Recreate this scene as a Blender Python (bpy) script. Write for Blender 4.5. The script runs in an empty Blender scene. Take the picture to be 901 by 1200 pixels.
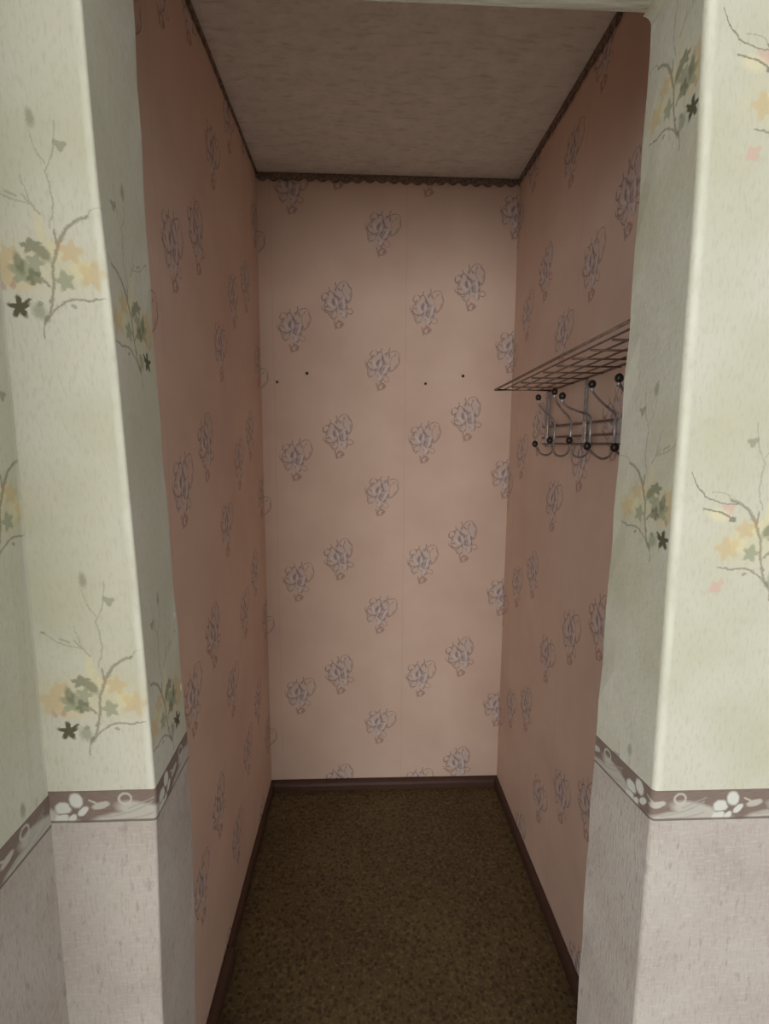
import bpy, bmesh, math, random
from mathutils import Vector, Matrix
random.seed(7)
S = bpy.context.scene
C = S.collection

# ------------------------------------------------------------------ camera
F_PX, PITCH, YAW, ROLL, CAM_Z = 589.76, .1350178, .0428433, .00617, 1.543
cd = bpy.data.cameras.new('camera')
cam = bpy.data.objects.new('camera', cd); C.objects.link(cam); S.camera = cam
cd.sensor_fit = 'HORIZONTAL'; cd.sensor_width = 36; cd.lens = F_PX * 36 / 901
cd.clip_start = .02
cp, sp, cy, sy = math.cos(PITCH), math.sin(PITCH), math.cos(YAW), math.sin(YAW)
Fw = Vector((sy*cp, cy*cp, -sp)); R0 = Vector((cy, -sy, 0)); U0 = R0.cross(Fw)
Rt = math.cos(ROLL)*R0 + math.sin(ROLL)*U0
Up = -math.sin(ROLL)*R0 + math.cos(ROLL)*U0
m = Matrix((Rt, Up, -Fw)).transposed().to_4x4(); m.translation = (0, 0, CAM_Z)
cam.matrix_world = m

# ------------------------------------------------------------------ world, lights, exposure
w = bpy.data.worlds.new('world'); S.world = w; w.use_nodes = True
w.node_tree.nodes['Background'].inputs[0].default_value = (.96, .98, 1, 1)
w.node_tree.nodes['Background'].inputs[1].default_value = .85

def area(name, loc, target, sx, sz, power, col):
    l = bpy.data.lights.new(name, 'AREA'); l.shape = 'RECTANGLE'; l.size = sx; l.size_y = sz
    l.energy = power; l.color = col
    o = bpy.data.objects.new(name, l); C.objects.link(o); o.location = loc
    o.rotation_euler = (Vector(target) - Vector(loc)).to_track_quat('-Z', 'Y').to_euler()
    return o
# daylight through the window of the room behind the photographer
area('window_light', (-.45, -3.2, 1.45), (0, 1.2, 1.2), 1.7, 1.4, 76, (1, .985, .95))
area('side_fill_light', (-1.9, -2.2, 1.5), (.15, 1.0, 1.2), 1.5, 1.4, 27, (.93, .975, 1))  # second area light, added from the left to brighten the right-hand reveal

S.view_settings.view_transform = 'Standard'; S.view_settings.look = 'None'
S.view_settings.gamma = 1; S.view_settings.exposure = 0
S.view_settings.use_curve_mapping = False

# ------------------------------------------------------------------ node helper
def lin(c):
    return tuple(((x/255+.055)/1.055)**2.4 if x > 10 else x/255/12.92 for x in c)

class NT:
    def __init__(s, name, rough=.9):
        s.m = bpy.data.materials.new(name); s.m.use_nodes = True
        s.t = s.m.node_tree; s.N = s.t.nodes; s.L = s.t.links
        s.b = s.N['Principled BSDF']; s.b.inputs['Roughness'].default_value = rough
        s.b.inputs['Specular IOR Level'].default_value = .25
    def put(s, sock, v):
        if hasattr(v, 'is_output'): s.L.new(v, sock)
        elif v is not None: sock.default_value = v
    def ma(s, op, a, b=None, c=None, clamp=False):
        n = s.N.new('ShaderNodeMath'); n.operation = op; n.use_clamp = clamp
        for i, v in enumerate((a, b, c)): s.put(n.inputs[i], v)
        return n.outputs[0]
    def uv(s):
        n = s.N.new('ShaderNodeUVMap'); n.uv_map = 'UVMap'; return n.outputs[0]
    def obj(s):
        return s.N.new('ShaderNodeTexCoord').outputs['Object']
    def sep(s, v):
        n = s.N.new('ShaderNodeSeparateXYZ'); s.put(n.inputs[0], v); return n.outputs
    def comb(s, x, y, z=0.):
        n = s.N.new('ShaderNodeCombineXYZ')
        for i, v in enumerate((x, y, z)): s.put(n.inputs[i], v)
        return n.outputs[0]
    def mapping(s, v, loc=(0, 0, 0), rot=0, scale=(1, 1, 1), typ='TEXTURE'):
        n = s.N.new('ShaderNodeMapping'); n.vector_type = typ; s.put(n.inputs[0], v)
        n.inputs['Location'].default_value = loc; n.inputs['Rotation'].default_value = (0, 0, rot)
        n.inputs['Scale'].default_value = scale; return n.outputs[0]
    def vm(s, op, a, b=None):
        n = s.N.new('ShaderNodeVectorMath'); n.operation = op; s.put(n.inputs[0], a)
        if b is not None: s.put(n.inputs[1], b)
        return n.outputs['Value'] if op in ('LENGTH', 'DISTANCE') else n.outputs[0]
    def mr(s, v, a, b, c=0., d=1., smooth=False):
        n = s.N.new('ShaderNodeMapRange'); n.clamp = True
        if smooth: n.interpolation_type = 'SMOOTHSTEP'
        s.put(n.inputs[0], v)
        for i, x in enumerate((a, b, c, d)): n.inputs[i+1].default_value = x
        return n.outputs[0]
    def mix(s, a, b, f):
        n = s.N.new('ShaderNodeMix'); n.data_type = 'RGBA'
        s.put(n.inputs[0], f)
        for i, v in ((6, a), (7, b)):
            s.put(n.inputs[i], v if hasattr(v, 'is_output') else (*lin(v), 1))
        return n.outputs[2]
    def noise(s, v, scale, detail=3, rough=.55, color=False):
        n = s.N.new('ShaderNodeTexNoise'); s.put(n.inputs['Vector'], v)
        n.inputs['Scale'].default_value = scale; n.inputs['Detail'].default_value = detail
        n.inputs['Roughness'].default_value = rough
        return n.outputs['Color' if color else 'Fac']
    def voro(s, v, scale, feat='F1'):
        n = s.N.new('ShaderNodeTexVoronoi'); n.feature = feat; s.put(n.inputs['Vector'], v)
        n.inputs['Scale'].default_value = scale; return n.outputs['Distance']
    def warp(s, v, scale, amp):
        c = s.noise(v, scale, 2, color=True)
        c = s.vm('SUBTRACT', c, (.5, .5, .5)); c = s.vm('MULTIPLY', c, (amp, amp, 0))
        return s.vm('ADD', v, c)
    def bump(s, h, strength=.3, dist=.002):
        n = s.N.new('ShaderNodeBump'); n.inputs['Strength'].default_value = strength
        n.inputs['Distance'].default_value = dist; s.put(n.inputs['Height'], h)
        s.L.new(n.outputs[0], s.b.inputs['Normal'])
    def out(s, col):
        s.put(s.b.inputs['Base Color'], col if hasattr(col, 'is_output') else (*lin(col), 1)); return s.m
    # flat shapes of a print; every one is a mask 0..1
    def ell(s, q, x, y, rx, ry, rot=0, soft=.18):
        d = s.vm('LENGTH', s.mapping(q, (x, y, 0), math.radians(rot), (rx, ry, 1)))
        return s.mr(d, 1+soft, 1-soft)
    def ring(s, q, x, y, rx, ry, rot=0, wd=.16):
        d = s.vm('LENGTH', s.mapping(q, (x, y, 0), math.radians(rot), (rx, ry, 1)))
        return s.mr(s.ma('ABSOLUTE', s.ma('SUBTRACT', d, 1.)), wd*1.4, wd*.3)
    def leaf(s, q, x, y, r, rot=0, sx=1., k=5, deep=.2):
        v = s.mapping(q, (x, y, 0), math.radians(rot), (r*sx, r, 1))
        o = s.sep(v)
        a = s.ma('COSINE', s.ma('MULTIPLY', s.ma('ARCTAN2', o[1], o[0]), float(k)))
        d = s.ma('DIVIDE', s.vm('LENGTH', v), s.ma('MULTIPLY_ADD', a, deep, 1-deep))
        return s.mr(d, 1.18, .85)
    def seg(s, q, x0, y0, x1, y1, wd, bend=0.):
        L = math.hypot(x1-x0, y1-y0)
        o = s.sep(s.mapping(q, (x0, y0, 0), math.atan2(y1-y0, x1-x0), (L, L, 1)))
        t = s.ma('ADD', o[0], 0., clamp=True)
        y = o[1]
        if bend: y = s.ma('SUBTRACT', y, s.ma('MULTIPLY', s.ma('MULTIPLY', t, s.ma('SUBTRACT', 1., t)), 4*bend/L))
        d = s.vm('LENGTH', s.comb(s.ma('SUBTRACT', o[0], t), y))
        return s.mr(d, wd*1.3/L, wd*.35/L)
    def mx(s, ms):
        r = ms[0]
        for k in ms[1:]: r = s.ma('MAXIMUM', r, k)
        return r
    def lay(s, col, c, mask, a=1.):
        return s.mix(col, c, s.ma('MULTIPLY', mask, a))
    def wrap(s, v, c, per):      # distance from c, repeating every per, centred on 0
        x = s.ma('DIVIDE', s.ma('SUBTRACT', v, c), per)
        return s.ma('MULTIPLY', s.ma('SUBTRACT', s.ma('FRACT', s.ma('ADD', x, .5)), .5), per)

# ------------------------------------------------------------------ materials
PX = .00105   # metres per print unit

def maple_print(n, uv, col, uc, zc, mirror=1, extra=False, fade=1.):
    """the printed maple spray, repeating every 0.52 m up the strip"""
    o = n.sep(uv)
    u = n.ma('MULTIPLY', n.ma('SUBTRACT', o[0], uc), mirror/PX)
    v = n.ma('DIVIDE', n.wrap(n.ma('SUBTRACT', o[1], .06), zc, .521), PX)
    v = n.ma('ADD', v, .06/PX)
    q0 = n.comb(u, v)
    q = n.warp(n.warp(q0, .11, 5.), .35, 3.5)
    A = .82*fade
    # pale yellow, peach and cream leaves
    col = n.lay(col, (204, 196, 156), n.ell(q, -4, 4, 62, 26, -4, .55), .4*fade)
    col = n.lay(col, (214, 204, 160), n.mx([n.ell(q, -2, 42, 5, 17, 8, .5), n.leaf(q, 35, 2, 13, 20), n.leaf(q, 12, 22, 12, 60, 1, 5)]), .6*A)
    col = n.lay(col, (196, 172, 128), n.mx([n.leaf(q, -48, 0, 19, 15, 1.0), n.leaf(q, -40, 17, 11, 40), n.leaf(q, 48, -4, 16, 75), n.leaf(q, 27, 20, 13, 10)]), .72*A)
    col = n.lay(col, (205, 190, 150), n.mx([n.ell(q, -30, -14, 15, 7, -10, .4), n.leaf(q, 40, 4, 8, 0)]), .6*A)
    # green and grey leaves
    col = n.lay(col, (140, 146, 122), n.mx([n.leaf(q, -25, -2, 17, 80, .8), n.leaf(q, 18, -10, 11, 30), n.ell(q, -14, -42, 7, 9, 20, .4), n.leaf(q, -12, 8, 10, 0)]), .85*A)
    col = n.lay(col, (112, 114, 88), n.mx([n.leaf(q, -14, 26, 12, 95, .7), n.ell(q, -3, 19, 6, 11, 40, .3), n.ell(q, -29, 8, 5, 12, 12, .3), n.leaf(q, -15, -7, 9, 40)]), .85*A)
    # the dark star leaf
    col = n.lay(col, (84, 80, 58), n.mx([n.leaf(q, -35, -38, 12.5, 90, 1, 5, .27), n.seg(q, -35, -38, -22, -30, 2)]), .95*fade)
    # stems and twigs
    st = n.mx([n.seg(q, 0, -32, 6, 5, 1.9, -2), n.seg(q, 6, 5, 16, 30, 2.3), n.seg(q, 16, 30, 48, 56, 2.2, 5),
               n.seg(q, 14, 28, 12, 42, 1.5), n.seg(q, -9, -54, 2, -28, 2.1, -2), n.seg(q, -3, -48, 40, -30, 1.6, 8),
               n.seg(q, 40, -30, 58, -28, 1.3), n.seg(q, -10, -52, -12, -70, 1.), n.seg(q, 0, -15, -16, 2, 1.8)])
    col = n.lay(col, (122, 116, 98), st, .8*A)
    tw = n.mx([n.seg(q, 8, 45, 10, 100, 1.2, -5), n.seg(q, 10, 100, 24, 150, .9, -4), n.seg(q, 11, 108, -2, 140, .8, 3),
               n.seg(q, 0, 58, -16, 76, 1.4), n.seg(q, -8, 68, -52, 88, 1.1, 4), n.seg(q, -10, 72, -16, 96, .8), n.seg(q, -24, 76, -34, 80, 1.6),
               n.seg(q, 48, 56, 72, 66, .9, 4)])
    col = n.lay(col, (142, 138, 118), tw, .6*A)
    bud = n.mx([n.ell(q, 0, 152, 4.5, 9, 8, .4), n.leaf(q, 28, 126, 7, 30, 1, 3), n.ell(q, -52, 88, 3, 2), n.ell(q, -12, -34, 3.5, 3), n.ell(q, -6, -50, 4, 4, 0, .4), n.ell(q, 24, -36, 3, 2)])
    col = n.lay(col, (128, 128, 108), bud, .7*A)
    col = n.lay(col, (178, 130, 118), n.mx([n.ell(q, -49, -16, 3, 5, 30), n.ell(q, -38, -15, 3, 4), n.ell(q, 15, 28, 2, 4)]), .6*A)
    if extra:      # the loose bud and fallen pink leaf beside the spray
        col = n.lay(col, (200, 172, 158), n.mx([n.leaf(q, 50, 46, 9, 20, 1, 3), n.leaf(q, 58, -52, 11, 50, .8, 4)]), .8)
        col = n.lay(col, (212, 204, 172), n.ell(q, 62, 38, 14, 8, 12, .4), .8)
        col = n.lay(col, (120, 116, 100), n.mx([n.seg(q, 44, 32, 82, 46, 1.3, 3), n.seg(q, 40, 52, 100, 90, 1., -14), n.ell(q, 44, 32, 4, 3.5)]), .8)
    return col

PAPER = (200, 198, 184)
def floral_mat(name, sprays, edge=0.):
    n = NT(name, .85); uv = n.uv(); o = n.sep(uv)
    # woven ground: fine horizontal and vertical flecks
    fl = n.noise(n.mapping(uv, scale=(1, .28, 1), typ='POINT'), 260, 2)
    blot = n.noise(uv, 5, 3)
    col = n.mix(PAPER, (190, 188, 166), n.mr(blot, .4, .68))
    col = n.lay(col, (176, 172, 154), n.mr(fl, .5, .72), .45)
    for s in sprays: col = maple_print(n, uv, col, *s)
    col = n.lay(col, (226, 226, 212), n.ma('MULTIPLY', n.mr(n.ma('ABSOLUTE', n.ma('SUBTRACT', o[0], edge)), .007, .002), n.mr(n.noise(uv, 12, 2), .35, .6, .3, 1.)), .5)  # pale highlight line painted along the corner, patchy like worn paper
    crk = n.noise(uv, 90, 4, .7)
    wav = n.noise(uv, 7, 2)
    n.bump(n.ma('ADD', n.ma('MULTIPLY', crk, .35), n.ma('MULTIPLY', wav, 2.2)), .5, .004)
    return n.out(col)

def dado_mat():
    n = NT('dado_wallpaper', .85); uv = n.uv()
    a = n.noise(n.mapping(uv, scale=(1, .18, 1), typ='POINT'), 300, 3, .6)
    b = n.noise(n.mapping(uv, scale=(1, .35, 1), typ='POINT'), 95, 3, .6)
    c = n.noise(n.mapping(uv, scale=(.25, 1, 1), typ='POINT'), 240, 2, .6)
    col = n.mix((186, 178, 170), (172, 161, 153), n.mr(n.noise(uv, 6, 2), .35, .7))
    col = n.lay(col, (200, 195, 185), n.mr(c, .5, .75), .5)
    col = n.lay(col, (160, 146, 140), n.mr(a, .52, .74), .7)
    col = n.lay(col, (136, 120, 114), n.mr(b, .58, .72), .45)
    n.bump(n.ma('ADD', a, n.ma('MULTIPLY', n.noise(uv, 7, 2), 5)), .4, .002)
    return n.out(col)

def border_mat(name, shift, mirror=1):
    """lily and scroll border: u along the wall, v = 0 top .. 1 bottom (as 0..41 print units)"""
    n = NT(name, .8); uv = n.uv(); o = n.sep(uv)
    u = n.ma('MULTIPLY', n.ma('FRACT', n.ma('DIVIDE', n.ma('MULTIPLY', n.ma('SUBTRACT', o[0], shift), mirror), 132*PX)), 132.)
    v = n.ma('MULTIPLY', o[1], 41.)
    q = n.warp(n.comb(u, v), .12, 3.)
    br = n.noise(uv, 60, 3)
    col = n.mix((116, 98, 90), (137, 122, 112), n.mr(br, .3, .7))
    # pale scroll rising to one side
    sc = n.mx([n.ell(q, 112, 42, 58, 15, 0, .12), n.ell(q, 118, 28, 34, 11, 14, .2), n.ell(q, -20, 42, 58, 15, 0, .12), n.ell(q, -14, 28, 34, 11, 14, .2)])
    col = n.lay(col, (186, 182, 172), sc, .9)
    col = n.lay(col, (160, 154, 145), n.mx([n.seg(q, 70, 34, 128, 16, 1.6, 4), n.seg(q, 78, 38, 130, 30, 1.4, 3), n.seg(q, 100, 24, 130, 10, 1.4)]), .7)
    col = n.lay(col, (190, 186, 176), n.mx([n.ell(q, 66, 19, 11, 4.5, -14), n.ring(q, 96, 11, 7.5, 7, 0, .22), n.seg(q, 52, 12, 62, 17, 1.5)]), .85)
    # lily petals
    pet = n.mx([n.ell(q, 20, 22, 10, 8), n.ell(q, 17, 38, 8, 11, 25), n.ell(q, 36, 12, 8, 10, -15), n.ell(q, 44, 26, 8, 4, -40), n.ell(q, 31, 35, 4, 6, 30)])
    col = n.lay(col, (206, 206, 198), pet, .97)
    col = n.lay(col, (120, 108, 98), n.mx([n.seg(q, 28, 18, 33, 26, 1.4), n.seg(q, 14, 30, 28, 29, 1.2), n.seg(q, 30, 28, 38, 22, 1.2)]), .7)
    # thin brown lines along both edges
    col = n.lay(col, (104, 92, 84), n.mr(v, 37.2, 38.6), .85)
    col = n.lay(col, (118, 104, 96), n.mr(v, 1.8, .6), .6)
    n.bump(n.noise(uv, 120, 3), .2, .001)
    return n.out(col)

NICHE = (228, 202, 185)
def bouquet_mat(name, u0, z0, skew):
    """peach paper with small silvery bouquets: 0.53 m strips, three bouquets in each 0.517 m drop"""
    n = NT(name, .8); uv = n.uv(); o = n.sep(uv)
    k = n.ma('FLOOR', n.ma('DIVIDE', n.ma('SUBTRACT', o[0], u0), .53))
    u = n.ma('SUBTRACT', n.ma('SUBTRACT', o[0], u0), n.ma('MULTIPLY', k, .53))
    v = n.ma('SUBTRACT', n.ma('SUBTRACT', o[1], z0), n.ma('MULTIPLY', k, skew))
    is2 = n.ma('GREATER_THAN', u, .17); is3 = n.ma('GREATER_THAN', u, .35)
    cx = n.ma('ADD', .082, n.ma('ADD', n.ma('MULTIPLY', is2, .178), n.ma('MULTIPLY', is3, .17)))
    cy_ = n.ma('ADD', .074, n.ma('ADD', n.ma('MULTIPLY', is2, .093), n.ma('MULTIPLY', is3, .277)))
    du = n.ma('MULTIPLY', n.ma('SUBTRACT', u, cx), 640.)
    dv = n.ma('MULTIPLY', n.wrap(v, cy_, .517), 640.)
    # each of the three turns a little
    ang = n.ma('ADD', n.ma('MULTIPLY', is2, -.35), n.ma('MULTIPLY', is3, .6))
    r = n.N.new('ShaderNodeVectorRotate'); r.rotation_type = 'Z_AXIS'
    n.put(r.inputs['Vector'], n.comb(du, dv)); n.put(r.inputs['Angle'], ang)
    q = n.warp(r.outputs[0], .035, 16.)
    q = n.warp(q, .15, 4.)
    two = n.ma('SUBTRACT', is2, is3)      # only the middle, fuller bouquet
    blot = n.noise(uv, 3.5, 3)
    col = n.mix(NICHE, (218, 190, 174), n.mr(blot, .35, .7))
    col = n.lay(col, (228, 200, 186), n.mr(n.noise(n.mapping(uv, scale=(1, .2, 1), typ='POINT'), 120, 3), .5, .8), .25)
    P = [(0, 0, 10, 22, 6), (-15, 5, 8, 17, 28), (14, -3, 9, 19, -14), (3, -24, 9, 13, 18), (9, 24, 8, 14, -10), (-8, 24, 7, 12, 16), (-16, -17, 7, 12, -30)]
    far = [(30, 20, 9, 24, -12), (-31, -4, 7, 15, 35), (22, -26, 8, 7, 0), (-24, 28, 9, 8, 0)]
    fill = n.mx([n.ell(q, x, y, a, b, t, .45) for x, y, a, b, t in P])
    f2 = n.ma('MULTIPLY', n.ell(q, 28, 20, 9, 20, -12, .5), two)
    fill = n.ma('MULTIPLY', n.ma('MAXIMUM', fill, f2), n.mr(n.noise(q, .07, 2), .25, .6, .35, 1.))
    col = n.lay(col, (208, 197, 197), fill, .66)
    ln = n.mx([n.ring(q, x, y, a, b, t, .17) for x, y, a, b, t in P])
    l2 = n.ma('MULTIPLY', n.mx([n.ring(q, x, y, a, b, t, .2) for x, y, a, b, t in far]), n.ma('MULTIPLY_ADD', two, .3, .7))
    brk = n.mr(n.noise(q, .075, 2), .4, .56)
    ink = n.ma('MULTIPLY', n.ma('MAXIMUM', ln, l2), brk)
    ink = n.ma('MAXIMUM', ink, n.ma('MULTIPLY', n.mx([n.seg(q, -8, -10, -36, -2, 2., 5), n.seg(q, 6, 30, 10, 52, 1.6, -2), n.seg(q, -2, 26, -8, 48, 1.6, 3), n.ell(q, 2, -2, 4, 8, 20, .5), n.ell(q, -38, -2, 3.5, 3.5, 0, .4), n.seg(q, 26, -6, 40, 34, 1.7, -9), n.seg(q, -22, -30, -28, 18, 1.7, 9), n.seg(q, 12, 40, 34, 44, 1.5, 6), n.ell(q, 5, 12, 3, 7, -20, .5)]), .8))
    col = n.lay(col, (126, 103, 106), ink, .72)
    hi = n.mx([n.ell(q, -2, 4, 3, 12, 8, .6), n.ell(q, -16, 4, 2.6, 9, 28, .6), n.ell(q, 15, 0, 3, 10, -14, .6), n.ell(q, 5, -24, 3, 8, 18, .6)])
    col = n.lay(col, (228, 219, 220), hi, .6)
    # small rosy sprig below, kept upright
    q2 = n.warp(n.comb(du, dv), .08, 8.)
    rose = n.mx([n.ring(q2, 3, -50, 9, 7, 20, .3), n.seg(q2, -10, -42, -6, -60, 2), n.ell(q2, 8, -50, 4, 3.5), n.seg(q2, 0, -38, 12, -46, 1.8)])
    col = n.lay(col, (158, 116, 114), rose, .6)
    seam = n.mr(n.ma('ABSOLUTE', n.ma('SUBTRACT', u, .0012)), .0016, .0004)
    col = n.lay(col, (190, 152, 134), seam, .35)
    wav = n.noise(uv, 4.5, 2)
    grain = n.noise(uv, 170, 3)
    n.bump(n.ma('ADD', n.ma('MULTIPLY', wav, 4.), n.ma('ADD', n.ma('MULTIPLY', grain, .2), n.ma('MULTIPLY', ink, .12))), .5, .004)
    return n.out(col)

def ceiling_mat():
    n = NT('papered_ceiling', .9); p = n.obj()
    a = n.noise(p, 16, 4, .65); b = n.noise(n.mapping(p, scale=(.3, 1, 1), typ='POINT'), 70, 3, .6)
    col = n.mix((226, 226, 224), (240, 240, 238), n.mr(a, .35, .7))
    col = n.lay(col, (186, 182, 176), n.mr(b, .52, .74), .55)
    n.bump(n.ma('ADD', n.ma('MULTIPLY', a, 1.6), n.ma('MULTIPLY', b, .5)), .5, .006)
    return n.out(col)

def plaster_mat():
    n = NT('painted_plaster', .85); p = n.obj()
    a = n.noise(p, 12, 4)
    n.bump(a, .3, .004)
    return n.out(n.mix((214, 214, 202), (204, 202, 188), a))

def floor_mat():
    n = NT('mottled_linoleum', .6); p = n.obj()
    q = n.warp(p, 30, .02)
    v = n.voro(q, 62); a = n.noise(q, 75, 4, .7); b = n.noise(p, 4, 3)
    col = n.mix((90, 76, 54), (102, 88, 62), n.mr(b, .35, .65))
    col = n.lay(col, (132, 116, 78), n.mr(a, .5, .66), .8)
    col = n.lay(col, (62, 50, 36), n.mr(v, .45, .22), .75)
    col = n.lay(col, (54, 42, 30), n.mr(n.noise(q, 60, 3), .54, .68), .5)
    n.bump(a, .15, .001)
    return n.out(col)

def wood_mat():
    n = NT('brown_painted_wood', .5); p = n.obj()
    g = n.noise(n.mapping(p, scale=(8, 1, 8), typ='POINT'), 9, 4)
    col = n.mix((74, 52, 46), (88, 64, 54), g)
    n.bump(g, .25, .002)
    return n.out(col)

def edge_mat():
    n = NT('dark_edge_paper', .9); p = n.obj()
    g = n.noise(p, 130, 3)
    return n.out(n.mix((104, 92, 84), (156, 138, 126), n.mr(g, .4, .66)))

def metal_mat(name, c, rough, met):
    n = NT(name, rough); n.b.inputs['Metallic'].default_value = met
    n.b.inputs['Specular IOR Level'].default_value = .5
    g = n.noise(n.obj(), 60, 3)
    return n.out(n.mix(c, tuple(int(x*.82) for x in c), n.mr(g, .4, .65)))

M_bronze = metal_mat('dull_brown_wire', (128, 104, 92), .45, .25)
M_rail = metal_mat('brown_rail_wire', (122, 98, 88), .42, .25)
M_chrome = metal_mat('worn_chrome', (196, 196, 198), .34, .5)
M_hook = metal_mat('darkened_chrome', (140, 128, 124), .36, .35)
M_strip = metal_mat('grey_steel_strip', (160, 162, 168), .5, .15)
M_knob = metal_mat('black_plastic', (40, 30, 30), .4, 0)
M_nail = metal_mat('rusty_nail', (60, 44, 40), .6, .2)
M_chip = NT('bare_plaster', .9).out((222, 214, 204))
M_ceil = ceiling_mat(); M_plaster = plaster_mat(); M_floor = floor_mat(); M_wood = wood_mat(); M_edge = edge_mat(); M_dado = dado_mat()

# ------------------------------------------------------------------ mesh helpers
def link(name, verts, faces, mats, parent=None, uvs=None, slots=None, smooth=False):
    me = bpy.data.meshes.new(name); me.from_pydata([tuple(v) for v in verts], [], faces)
    for mm in (mats if isinstance(mats, (list, tuple)) else [mats]): me.materials.append(mm)
    if uvs:
        l = me.uv_layers.new(name='UVMap')
        for poly in me.polygons:
            for li, vi in zip(poly.loop_indices, poly.vertices): l.data[li].uv = uvs[vi]
    if slots:
        for poly, s_ in zip(me.polygons, slots): poly.material_index = s_
    if smooth:
        for poly in me.polygons: poly.use_smooth = True
    o = bpy.data.objects.new(name, me); C.objects.link(o)
    if parent:
        o.parent = parent; o.matrix_parent_inverse = parent.matrix_world.inverted()
    return o

def struct(o): o['kind'] = 'structure'; return o

def box_geo(x0, x1, y0, y1, z0, z1):
    v = [(x, y, z) for x in (x0, x1) for y in (y0, y1) for z in (z0, z1)]
    f = [(0, 1, 3, 2), (4, 6, 7, 5), (0, 4, 5, 1), (2, 3, 7, 6), (0, 2, 6, 4), (1, 5, 7, 3)]
    return v, f

def box(name, b, mat, parent=None, bevel=0):
    v, f = box_geo(*b); o = link(name, v, f, mat, parent)
    if bevel:
        bm = bmesh.new(); bm.from_mesh(o.data)
        bmesh.ops.bevel(bm, geom=bm.edges[:], offset=bevel, segments=2, affect='EDGES', profile=.5)
        bm.to_mesh(o.data); bm.free()
    return o

def lerp_prof(prof, z):
    p = sorted(prof)
    if z <= p[0][0]: return p[0][1]
    for (a, x), (b, y) in zip(p, p[1:]):
        if z <= b:
            t = (z-a)/(b-a); t = t*t*(3-2*t) if False else t
            return x + (y-x)*t
    return p[-1][1]

def tube(path, r, n=8, closed=False):
    P = [Vector(p) for p in path]; V = []; Fc = []
    up = Vector((0, 0, 1)); prev = None
    for i, p in enumerate(P):
        a = P[i-1] if (i or closed) else p
        b = P[(i+1) % len(P)] if (i < len(P)-1 or closed) else p
        t = (b-a).normalized()
        if prev is None:
            x = t.cross(up if abs(t.z) < .9 else Vector((0, 1, 0))).normalized()
        else:
            x = (prev - t*prev.dot(t)).normalized()
        prev = x; y = t.cross(x)
        for k in range(n):
            c = 2*math.pi*k/n; V.append(p + r*(math.cos(c)*x + math.sin(c)*y))
    m_ = len(P)
    for i in range(m_ if closed else m_-1):
        for k in range(n):
            j = (i+1) % m_
            Fc.append((i*n+k, i*n+(k+1) % n, j*n+(k+1) % n, j*n+k))
    if not closed:
        Fc.append(tuple(range(n))[::-1]); Fc.append(tuple((m_-1)*n+k for k in range(n)))
    return V, Fc

def smooth_path(pts, sub=6):
    P = [Vector(p) for p in pts]; out = []
    for i in range(len(P)-1):
        a = P[max(i-1, 0)]; b = P[i]; c = P[i+1]; d = P[min(i+2, len(P)-1)]
        for k in range(sub):
            t = k/sub
            out.append(.5*((2*b) + (c-a)*t + (2*a-5*b+4*c-d)*t*t + (-a+3*b-3*c+d)*t**3))
    out.append(P[-1]); return out

def sphere_geo(c, r, sz=1., n=12, m_=8):
    c = Vector(c); V = [c + Vector((0, 0, r*sz))]; Fc = []
    for i in range(1, m_):
        a = math.pi*i/m_
        for k in range(n):
            b = 2*math.pi*k/n
            V.append(c + Vector((r*math.sin(a)*math.cos(b), r*math.sin(a)*math.sin(b), r*sz*math.cos(a))))
    V.append(c - Vector((0, 0, r*sz)))
    for k in range(n): Fc.append((0, 1+k, 1+(k+1) % n))
    for i in range(m_-2):
        for k in range(n):
            Fc.append((1+i*n+k, 1+(i+1)*n+k, 1+(i+1)*n+(k+1) % n, 1+i*n+(k+1) % n))
    l = len(V)-1
    for k in range(n): Fc.append((l, 1+(m_-2)*n+(k+1) % n, 1+(m_-2)*n+k))
    return V, Fc

def join_geo(gs):
    V = []; Fc = []
    for v, f in gs:
        k = len(V); V += list(v); Fc += [tuple(i+k for i in t) for t in f]
    return V, Fc

# ------------------------------------------------------------------ the setting
XL, XR, YB, ZC = -.411, .612, 2.10, 2.567       # cupboard walls and ceiling
YF, YJ = .62, .755                               # front and back of the doorway reveal
ZL = 2.122                                       # underside of the lintel
ZH = 2.60                                        # hall ceiling

def grid_wall(name, P, nu, nv, mat, uvf, thick, back):
    """a wall sheet from P(s, t), with real thickness on the side given by back"""
    V = []; UV = []; Fc = []
    for j in range(nv+1):
        for i in range(nu+1):
            p = P(i/nu, j/nv); V.append(p); UV.append(uvf(p))
    for j in range(nv):
        for i in range(nu):
            a = j*(nu+1)+i; Fc.append((a, a+1, a+nu+2, a+nu+1))
    n0 = len(V)
    cs = [0, nu, (nv+1)*(nu+1)-1, nv*(nu+1)]
    for c in cs:
        p = V[c]; V.append(tuple(Vector(p) + Vector(back)*thick)); UV.append(UV[c])
    Fc.append((n0, n0+3, n0+2, n0+1))
    Fc.append(tuple([n0] + [n0+1] + list(range(nu, -1, -1))))                            # bottom
    Fc.append(tuple([n0+2, n0+3] + [nv*(nu+1)+i for i in range(nu+1)]))                   # top
    Fc.append(tuple([n0+3, n0] + [j*(nu+1) for j in range(nv+1)]))
    Fc.append(tuple([n0+1, n0+2] + [j*(nu+1)+nu for j in range(nv, -1, -1)]))
    return struct(link(name, V, Fc, mat, uvs=UV))

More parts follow.
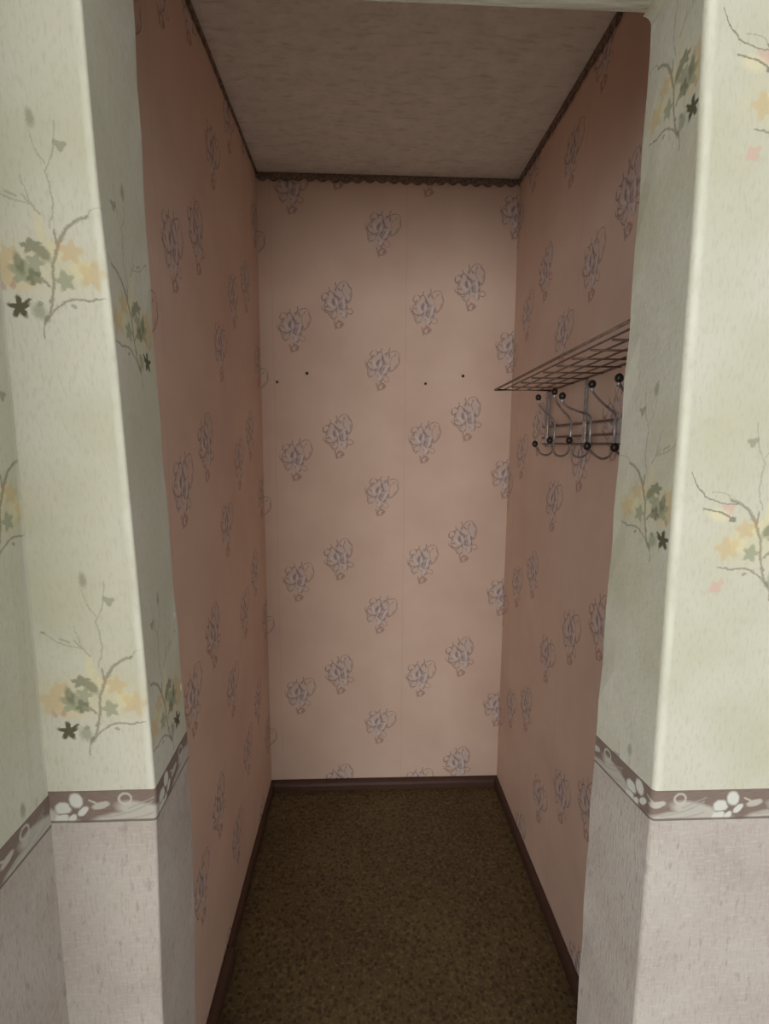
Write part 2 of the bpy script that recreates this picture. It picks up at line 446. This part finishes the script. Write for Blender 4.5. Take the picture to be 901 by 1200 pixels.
wb = lambda a, b: .004*math.sin(a*5.1+b*3.3) + .003*math.sin(b*7.7+1.3)
M_back = bouquet_mat('bouquet_wallpaper_back', -.36, .373, .075)
wall_back = grid_wall('wall_back', lambda s, t: (XL-.06+(XR-XL+.12)*s, YB+.4*wb(s, t*2.5), 2.62*t), 12, 24, M_back, lambda p: (p[0], p[2]), .08, (0, 1, 0))
M_left = bouquet_mat('bouquet_wallpaper_left', 1.085, .333, .04)
wall_left = grid_wall('wall_left', lambda s, t: (XL+.5*wb(s*1.3, t*2.5)*min(1, s*6)*min(1, (1-s)*6), YJ-.02+(YB-YJ+.02)*s, 2.62*t), 14, 24, M_left, lambda p: (p[1], p[2]), .08, (-1, 0, 0))
M_right = bouquet_mat('bouquet_wallpaper_right', -1.482, .396, .0)
wall_right = grid_wall('wall_right', lambda s, t: (XR+.5*wb(s*1.3+2, t*2.5)*min(1, s*6)*min(1, (1-s)*6), YB-(YB-YJ+.02)*s, 2.62*t), 14, 24, M_right, lambda p: (-p[1], p[2]), .08, (1, 0, 0))

# floor and ceilings
v, f = box_geo(-1.9, 1.9, -5.0, 2.2, -.06, 0)
floor = struct(link('floor', v, f, M_floor))
v, f = box_geo(XL-.05, XR+.05, YJ-.04, YB+.05, ZC, ZC+.05)
struct(link('ceiling', v, f, M_ceil))
v, f = box_geo(-1.9, 1.9, -5.0, YJ-.045, ZH, ZH+.05)
struct(link('ceiling_hall', v, f, M_plaster))

# doorway piers: plastered corners that wander a little with height
LO = [(0, -.284), (.728, -.283), (.852, -.280), (1.084, -.274), (1.28, -.278), (1.479, -.284), (1.678, -.290), (1.842, -.298), (2.011, -.302), (2.2, -.304)]
LI = [(0, -.292), (.555, -.291), (.70, -.283), (.88, -.278), (1.074, -.279), (1.284, -.287), (1.491, -.292), (1.684, -.297), (1.907, -.301), (2.112, -.301), (2.2, -.301)]
RO = [(0, .402), (.694, .401), (1.066, .400), (1.403, .3965), (1.861, .392), (2.037, .3845), (2.2, .382)]
RI = [(0, .381), (.521, .381), (.859, .382), (1.068, .383), (1.306, .385), (1.494, .389), (1.694, .392), (1.926, .392), (2.108, .393), (2.2, .393)]

def pier(name, side, x_end, outer, inner, z_border, mats, rad, ztop):
    """front face, rounded corner, reveal and back of one pier, as one shell of rows"""
    hb = z_border
    zs = sorted(set([round(ztop*i/34, 4) for i in range(35)] + [hb, hb-.045]))
    V = []; UV = []; Fc = []; SL = []; cols = None
    for z in zs:
        xo = lerp_prof(outer, z); xi = lerp_prof(inner, z)
        row = []
        jag = .0012*math.sin(z*37+side) + .0008*math.sin(z*91)
        nf = 4
        for i in range(nf+1):      # front
            t = i/nf; x = x_end + (xo - side*-rad*0 - x_end)*t
            if i == nf: x = xo + side*rad
            row.append((x, YF + (.0006*math.sin(z*9+i) if 0 < i < nf else 0), abs(x - xo)))
        for k in range(1, 5):      # rounded corner
            a = math.pi/2*k/5
            row.append((xo + side*rad*(1-math.sin(a)), YF + rad*(1-math.cos(a)), None))
        row.append((xo, YF+rad, None))
        for i in range(1, 5):      # reveal
            t = i/4; row.append((xo+(xi-xo)*t + (jag if i == 4 else 0), YF+rad+(YJ-YF-rad)*t, None))
        row.append((x_end, YJ, None))
        # running length as u, zero at the outer corner
        pts = [(r[0], r[1]) for r in row]
        L = [0]
        for a, b in zip(pts, pts[1:]): L.append(L[-1] + math.hypot(b[0]-a[0], b[1]-a[1]))
        base = L[nf]
        for (x, y), l in zip(pts, L):
            V.append((x, y, z)); UV.append(((l-base)*(-side), z))
        cols = len(row)
    for j in range(len(zs)-1):
        for i in range(cols-1):
            a = j*cols+i
            q = (a, a+1, a+cols+1, a+cols)
            Fc.append(q if side < 0 else q[::-1])
            lo = zs[j+1] <= hb-.02
            SL.append(1 if lo else (0 if i < 9 else 2))
    top = [(len(zs)-1)*cols+i for i in range(cols)]
    Fc.append(tuple(top)); SL.append(0)
    Fc.append(tuple(range(cols))[::-1]); SL.append(1)
    o = link(name, V, Fc, mats, uvs=UV, slots=SL)
    return struct(o), (zs, V, UV, cols)

def border_strip(name, info, i0, i1, ztop, h, mat, parent, off, flip):
    """thin border paper laid over a pier, following its corner"""
    zs, V, UV, cols = info
    jt = zs.index(ztop); jb = zs.index(round(ztop-.045, 4)) if round(ztop-.045, 4) in zs else zs.index(ztop-.045)
    Vn = []; U = []; Fc = []
    n = i1-i0+1
    for layer in (0, 1):
        for j, vv in ((jt, 0.), (jb, 1.)):
            for i in range(i0, i1+1):
                p = Vector(V[j*cols+i]); a = Vector(V[j*cols+max(i-1, 0)]); b = Vector(V[j*cols+min(i+1, cols-1)])
                if i == i0: a = p
                if i == i1: b = p
                d = (b-a); nrm = Vector((d.y, -d.x, 0)).normalized()*(1 if not flip else -1)
                Vn.append(p + nrm*(off if layer == 0 else -.002)); U.append((UV[j*cols+i][0], vv))
    for i in range(n-1):
        Fc.append((i, n+i, n+i+1, i+1)); 
        Fc.append((2*n+i, 2*n+i+1, 3*n+i+1, 3*n+i))
        Fc.append((i, i+1, 2*n+i+1, 2*n+i)); Fc.append((n+i, 3*n+i, 3*n+i+1, n+i+1))
    return link(name, Vn, Fc, mat, parent, uvs=U)

BL, BR = 1.090, 1.070
# uv: u = 0 at the outer corner, growing to the right as seen in the room
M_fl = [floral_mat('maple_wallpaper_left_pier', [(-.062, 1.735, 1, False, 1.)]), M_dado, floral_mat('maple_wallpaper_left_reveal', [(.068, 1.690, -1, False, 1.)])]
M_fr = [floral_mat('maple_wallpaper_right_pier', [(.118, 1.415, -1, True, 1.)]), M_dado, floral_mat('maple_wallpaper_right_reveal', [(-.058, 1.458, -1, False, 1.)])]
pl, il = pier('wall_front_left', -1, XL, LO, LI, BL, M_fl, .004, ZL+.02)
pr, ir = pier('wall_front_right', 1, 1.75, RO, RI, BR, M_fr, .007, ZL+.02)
border_strip('border_paper', il, 0, 13, BL, .045, border_mat('lily_border_left', -.135), pl, .0007, False)
border_strip('border_paper', ir, 0, 13, BR, .045, border_mat('lily_border_right', .070), pr, .0007, True)

# lintel over the doorway, its underside papered
def lintel():
    V, Fc = box_geo(XL-.03, 1.75, YF, YJ, ZL, ZH+.02)
    UV = [(p[0], p[2] if abs(p[1]-YF) < .01 else 2.3+p[1]) for p in V]
    o = link('wall_front_top', V, Fc, floral_mat('maple_wallpaper_lintel', [(.42, 1.45, 1, False, .4)], 9.), uvs=UV)
    bm = bmesh.new(); bm.from_mesh(o.data)
    es = [e for e in bm.edges if all(abs(x.co.z-ZL) < .001 for x in e.verts) and abs(e.verts[0].co.x-e.verts[1].co.x) > .5]
    bmesh.ops.bevel(bm, geom=es, offset=.006, segments=3, affect='EDGES'); bm.to_mesh(o.data); bm.free()
    return struct(o)
lintel()
# the paper turns from reveal to lintel over a small cove
v = []; RC = .012
for y in (YF+.012, YJ+.0005):
    xi = lerp_prof(RI, 2.11) if y > .7 else lerp_prof(RO, 2.11)
    v.append((xi+.01, y, ZL+.004)); v.append((xi+.01, y, ZL-RC))
    for k in range(6):
        a = math.pi/2*k/5; v.append((xi-RC+RC*math.cos(a), y, ZL-RC+RC*math.sin(a)))
fc = [(i, i+1, i+9, i+8) for i in range(7)] + [(7, 0, 8, 15), tuple(range(7, -1, -1)), tuple(range(8, 16))]
struct(link('trim_1', v, fc, floral_mat('plain_wallpaper', []), uvs=[(p[1], p[2]) for p in v]))

# hall side wall, left of the doorway, continuing the partition
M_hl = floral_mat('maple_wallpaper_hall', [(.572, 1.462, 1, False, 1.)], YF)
hz = 1.085
def hall_wall():
    ys = [.22+(YF-.22)*i/12 for i in range(13)]; zs = [0, .5, hz-.022, 1.5, 2.0, ZH]
    V = [(XL-.003*math.sin(z*3)*(1 if 0 < i < 12 else 0), y, z) for z in zs for i, y in enumerate(ys)]
    UV = [(p[1], p[2]) for p in V]; Fc = []; SL = []
    for j in range(5):
        for i in range(12):
            a = j*13+i; Fc.append((a, a+1, a+14, a+13)); SL.append(1 if j < 2 else 0)
    k = len(V)
    for (y, z) in ((ys[0], 0), (ys[-1], 0), (ys[-1], ZH), (ys[0], ZH)): V.append((XL-.1, y, z)); UV.append((y, z))
    Fc += [(k, k+3, k+2, k+1), tuple([k, k+1]+list(range(12, -1, -1))), tuple([k+2, k+3]+[65+i for i in range(13)]),
           tuple([k+3, k]+[j*13 for j in range(6)]), tuple([k+1, k+2]+[j*13+12 for j in range(5, -1, -1)])]
    SL += [0]*5
    return struct(link('wall_hall_left', V, Fc, [M_hl, M_dado], uvs=UV, slots=SL))
hw = hall_wall()
v, f = box_geo(XL-.002, XL+.0008, .2195, YF-.0005, hz-.045, hz)
link('border_paper', v, f, border_mat('lily_border_hall', .47), hw, uvs=[(p[1], (hz-p[2])/.045) for p in v])

# baseboards of the cupboard: low brown boards with a rounded nose
def baseboard(name, a, b, inward, h=.04, d=.017, jig=0):
    a = Vector(a); b = Vector(b); n = Vector(inward)
    prof = [(0, 0), (d, 0), (d, h*.55), (d*.82, h*.8), (d*.5, h*.95), (0, h)]
    N = 12; V = []; Fc = []
    for i in range(N+1):
        t = i/N; p = a.lerp(b, t)
        k = 1 + jig*math.sin(t*17+a.x*5)
        for (x, z) in prof: V.append(tuple(p + n*x*k + Vector((0, 0, z))))
    m_ = len(prof)
    for i in range(N):
        for k in range(m_):
            q = (i*m_+k, i*m_+(k+1) % m_, (i+1)*m_+(k+1) % m_, (i+1)*m_+k); Fc.append(q)
    Fc.append(tuple(range(m_))[::-1]); Fc.append(tuple(N*m_+k for k in range(m_)))
    return V, Fc
bl = struct(link('baseboard_left', *baseboard('', (XL+.001, 1.345, 0), (XL-.001, YB, 0), (1, 0, 0), .041, .016, .12), M_wood))
v, f = baseboard('', (XL+.004, YJ, 0), (XL+.006, 1.338, 0), (1, 0, 0), .046, .022, .08)
link('board', v, f, M_wood, bl)
struct(link('baseboard_back', *baseboard('', (XL, YB-.001, 0), (XR, YB+.001, 0), (0, -1, 0), .041, .024, .05), M_wood))
struct(link('baseboard_right', *baseboard('', (XR-.001, YJ, 0), (XR+.001, YB, 0), (-1, 0, 0), .041, .017, .08), M_wood))

# dark scalloped edging paper under the ceiling
def edging(name, a, b, inward, pitch=.046, h0=.017, h1=.012, parent=None, ph=0., top=ZC):
    a = Vector(a); b = Vector(b); L = (b-a).length; n = Vector(inward)
    N = int(L/pitch*8); V = []; Fc = []
    for i in range(N+1):
        s = L*i/N; p = a.lerp(b, i/N)
        z = top - h0 - h1*abs(math.sin(math.pi*(s/pitch)+ph)) - .002*math.sin(s*23)
        for q, zz in ((p+n*.0045, top), (p+n*.0065, (top+z)/2), (p+n*.0045, z), (p-n*.001, z), (p-n*.001, top)):
            V.append((q.x, q.y, zz))
    for i in range(N):
        for k in range(5):
            Fc.append((i*5+k, i*5+(k+1) % 5, (i+1)*5+(k+1) % 5, (i+1)*5+k))
    Fc.append((4, 3, 2, 1, 0)); Fc.append(tuple(N*5+k for k in range(5)))
    return struct(link(name, V, Fc, M_edge))
edging('trim_2', (XL, YB-.003, 0), (XR, YB-.003, 0), (0, -1, 0))
edging('trim_3', (XL+.003, YJ, 0), (XL+.003, YB-.01, 0), (1, 0, 0), h0=.009, h1=.004)
edging('trim_4', (XR-.003, YJ, 0), (XR-.003, YB-.01, 0), (-1, 0, 0), h0=.014, h1=.008)

# chips where the paper has come off
def chip(parent, c, nx, w_, h_):
    V = []; c = Vector(c); n = 7; nrm = Vector(nx)
    tan = Vector((0, 0, 1)).cross(nrm).normalized()
    for layer in (0, 1):
        for k in range(n):
            a = 2*math.pi*k/n; r = .7+.5*random.random()
            V.append(c + nrm*(.0012 if layer == 0 else -.001) + tan*(w_*r*math.cos(a)) + Vector((0, 0, h_*r*math.sin(a))))
    Fc = [tuple(range(n)), tuple(range(2*n-1, n-1, -1))] + [(k, n+k, n+(k+1) % n, (k+1) % n) for k in range(n)]
    return link('plaster_chip', V, Fc, M_chip, parent)
chip(pl, (-.2865, .748, 1.284), (1, 0, 0), .003, .005)
chip(pl, (-.2825, .749, 1.167), (1, 0, 0), .0025, .007)
chip(wall_left, (XL+.001, 1.336, .052), (1, 0, 0), .006, .009)

# ------------------------------------------------------------------ coat rack
def tag(o, label, cat, group=None):
    o['label'] = label; o['category'] = cat
    if group: o['group'] = group
    return o

rack = bpy.data.objects.new('coat_rack', None); C.objects.link(rack); rack.location = (XR, 1.23, 1.53)
tag(rack, 'metal wall coat rack with wire hat shelf and black knobbed hooks on the right wall', 'coat rack')
bpy.context.view_layer.update()
YN, YR = .80, 1.605      # near and far ends
def zsh(y): return 1.713 + .027*(YR-y)
def wire(name, pts, r, mat, n=8, closed=False, parent=rack):
    V, Fc = tube(pts, r, n, closed); return link(name, V, Fc, mat, parent, smooth=True)
xf, xr_ = .415, .594
wire('shelf_frame', [(xf, YN, zsh(YN)), (xf, YR, zsh(YR)), (xr_, YR, zsh(YR)), (xr_, YN, zsh(YN))], .0033, M_bronze, closed=True)
for x in (.443, .481, .519, .557):
    wire('shelf_wire', [(x, YN, zsh(YN)+.001), (x, YR, zsh(YR)+.001)], .0021, M_bronze)
for i in range(9):
    y = YR-.085-i*.087
    wire('cross_wire', [(.443, y, zsh(y)-.003), (xr_, y, zsh(y)-.003)], .0021, M_bronze)
# wall strips that carry shelf and rails
for y, w_ in ((1.652, .011), (1.368, .006), (1.085, .006)):
    b = box('upright_strip', (.600, .604, y-w_, y+w_, 1.536, zsh(y)+.002), M_strip, rack, .001)
    V, Fc = sphere_geo((.598, y, 1.60), .004, 1, 8, 6)
    link('screw', V, Fc, M_chrome, b, smooth=True)
    V, Fc = sphere_geo((.599, y, 1.70), .004, 1, 8, 6)
    link('screw', V, Fc, M_chrome, b, smooth=True)
for y in (1.63, 1.350, 1.160):
    box('rail_plate', (.5935, .5955, y-.010, y+.010, 1.548, 1.606), M_chrome, rack, .0008)
# link the far end of the shelf frame to the first strip
wire('shelf_stay', [(xr_, YR, zsh(YR)), (.598, 1.640, 1.712)], .003, M_bronze)
for z0, z1, r in ((1.600, 1.603, .0034), (1.566, 1.570, .003), (1.545, 1.546, .003)):
    wire('rail', [(.597, 1.668, z0), (.597, YN+.01, z1 + (z1-z0)*.4)], r, M_rail)
wire('rail_hook_end', smooth_path([(.597, 1.55, 1.603), (.585, 1.545, 1.603), (.580, 1.55, 1.612)], 4), .003, M_rail)

# six hooks: (Y, top knob X, Z, arm foot X, Z, knob drop)
HK = [(1.524, .526, 1.683, .529, 1.663, .522, 1.545), (1.403, .529, 1.688, .534, 1.664, .522, 1.555),
      (1.280, .503, 1.665, .512, 1.642, .527, 1.554), (1.154, .521, 1.680, .525, 1.661, .518, 1.540),
      (1.030, .520, 1.678, .526, 1.660, .520, 1.538), (.907, .524, 1.680, .528, 1.660, .522, 1.542)]
for (y, kx, kz, ax, az, lx, lz) in HK:
    h = bpy.data.objects.new('hook', None); C.objects.link(h); h.parent = rack
    h.matrix_parent_inverse = rack.matrix_world.inverted(); h.location = (.588, y, 1.58)
    bpy.context.view_layer.update()
    zt = 1.618
    path = smooth_path([(kx, y, kz-.004), (ax, y, az), ((ax+.574)/2-.002, y, (az+zt)/2-.001), (.574, y, zt), (.580, y, zt-.018), (.581, y, 1.575), (.580, y, 1.540),
                        (.573, y, 1.519), (.556, y, 1.511), (.538, y, 1.519), (lx, y, lz-.004)], 6)
    wire('hook_wire', path, .0029, M_chrome if False else M_hook, parent=h)
    wire('hook_stem', [(.5805, y, 1.606), (.5805, y, 1.542)], .0035, M_chrome, parent=h)
    for (x, z, r) in ((kx, kz, .0088), (lx, lz, .0088)):
        V, Fc = sphere_geo((x, y, z), r, 1.12); link('knob', V, Fc, M_knob, h, smooth=True)
    V, Fc = tube([(kx, y, kz-.017), (kx, y, kz-.006)], .0042, 8); link('ferrule', V, Fc, M_chrome, h, smooth=True)

# ------------------------------------------------------------------ four nails in the back wall
NL = [(-.346, 1.786, 'small dark nail low in the pair at the left of the back wall', .0052),
      (-.226, 1.821, 'larger dark nail, upper right of the pair at the left of the back wall', .006),
      (.253, 1.786, 'small dark nail, lower left of the pair near the coat rack', .005),
      (.406, 1.818, 'dark nail nearest the tip of the coat rack shelf on the back wall', .0058)]
for x, z, lab, r in NL:
    V, Fc = join_geo([tube([(0, .012, 0), (0, -.009, 0)], r*.5, 8), tube([(0, -.008, 0), (.0003, -.0105, .0002)], r, 10)])
    o = link('nail', V, Fc, M_nail, smooth=False); o.location = (x, YB, z)
    tag(o, lab, 'nail', 'nails in the back wall')
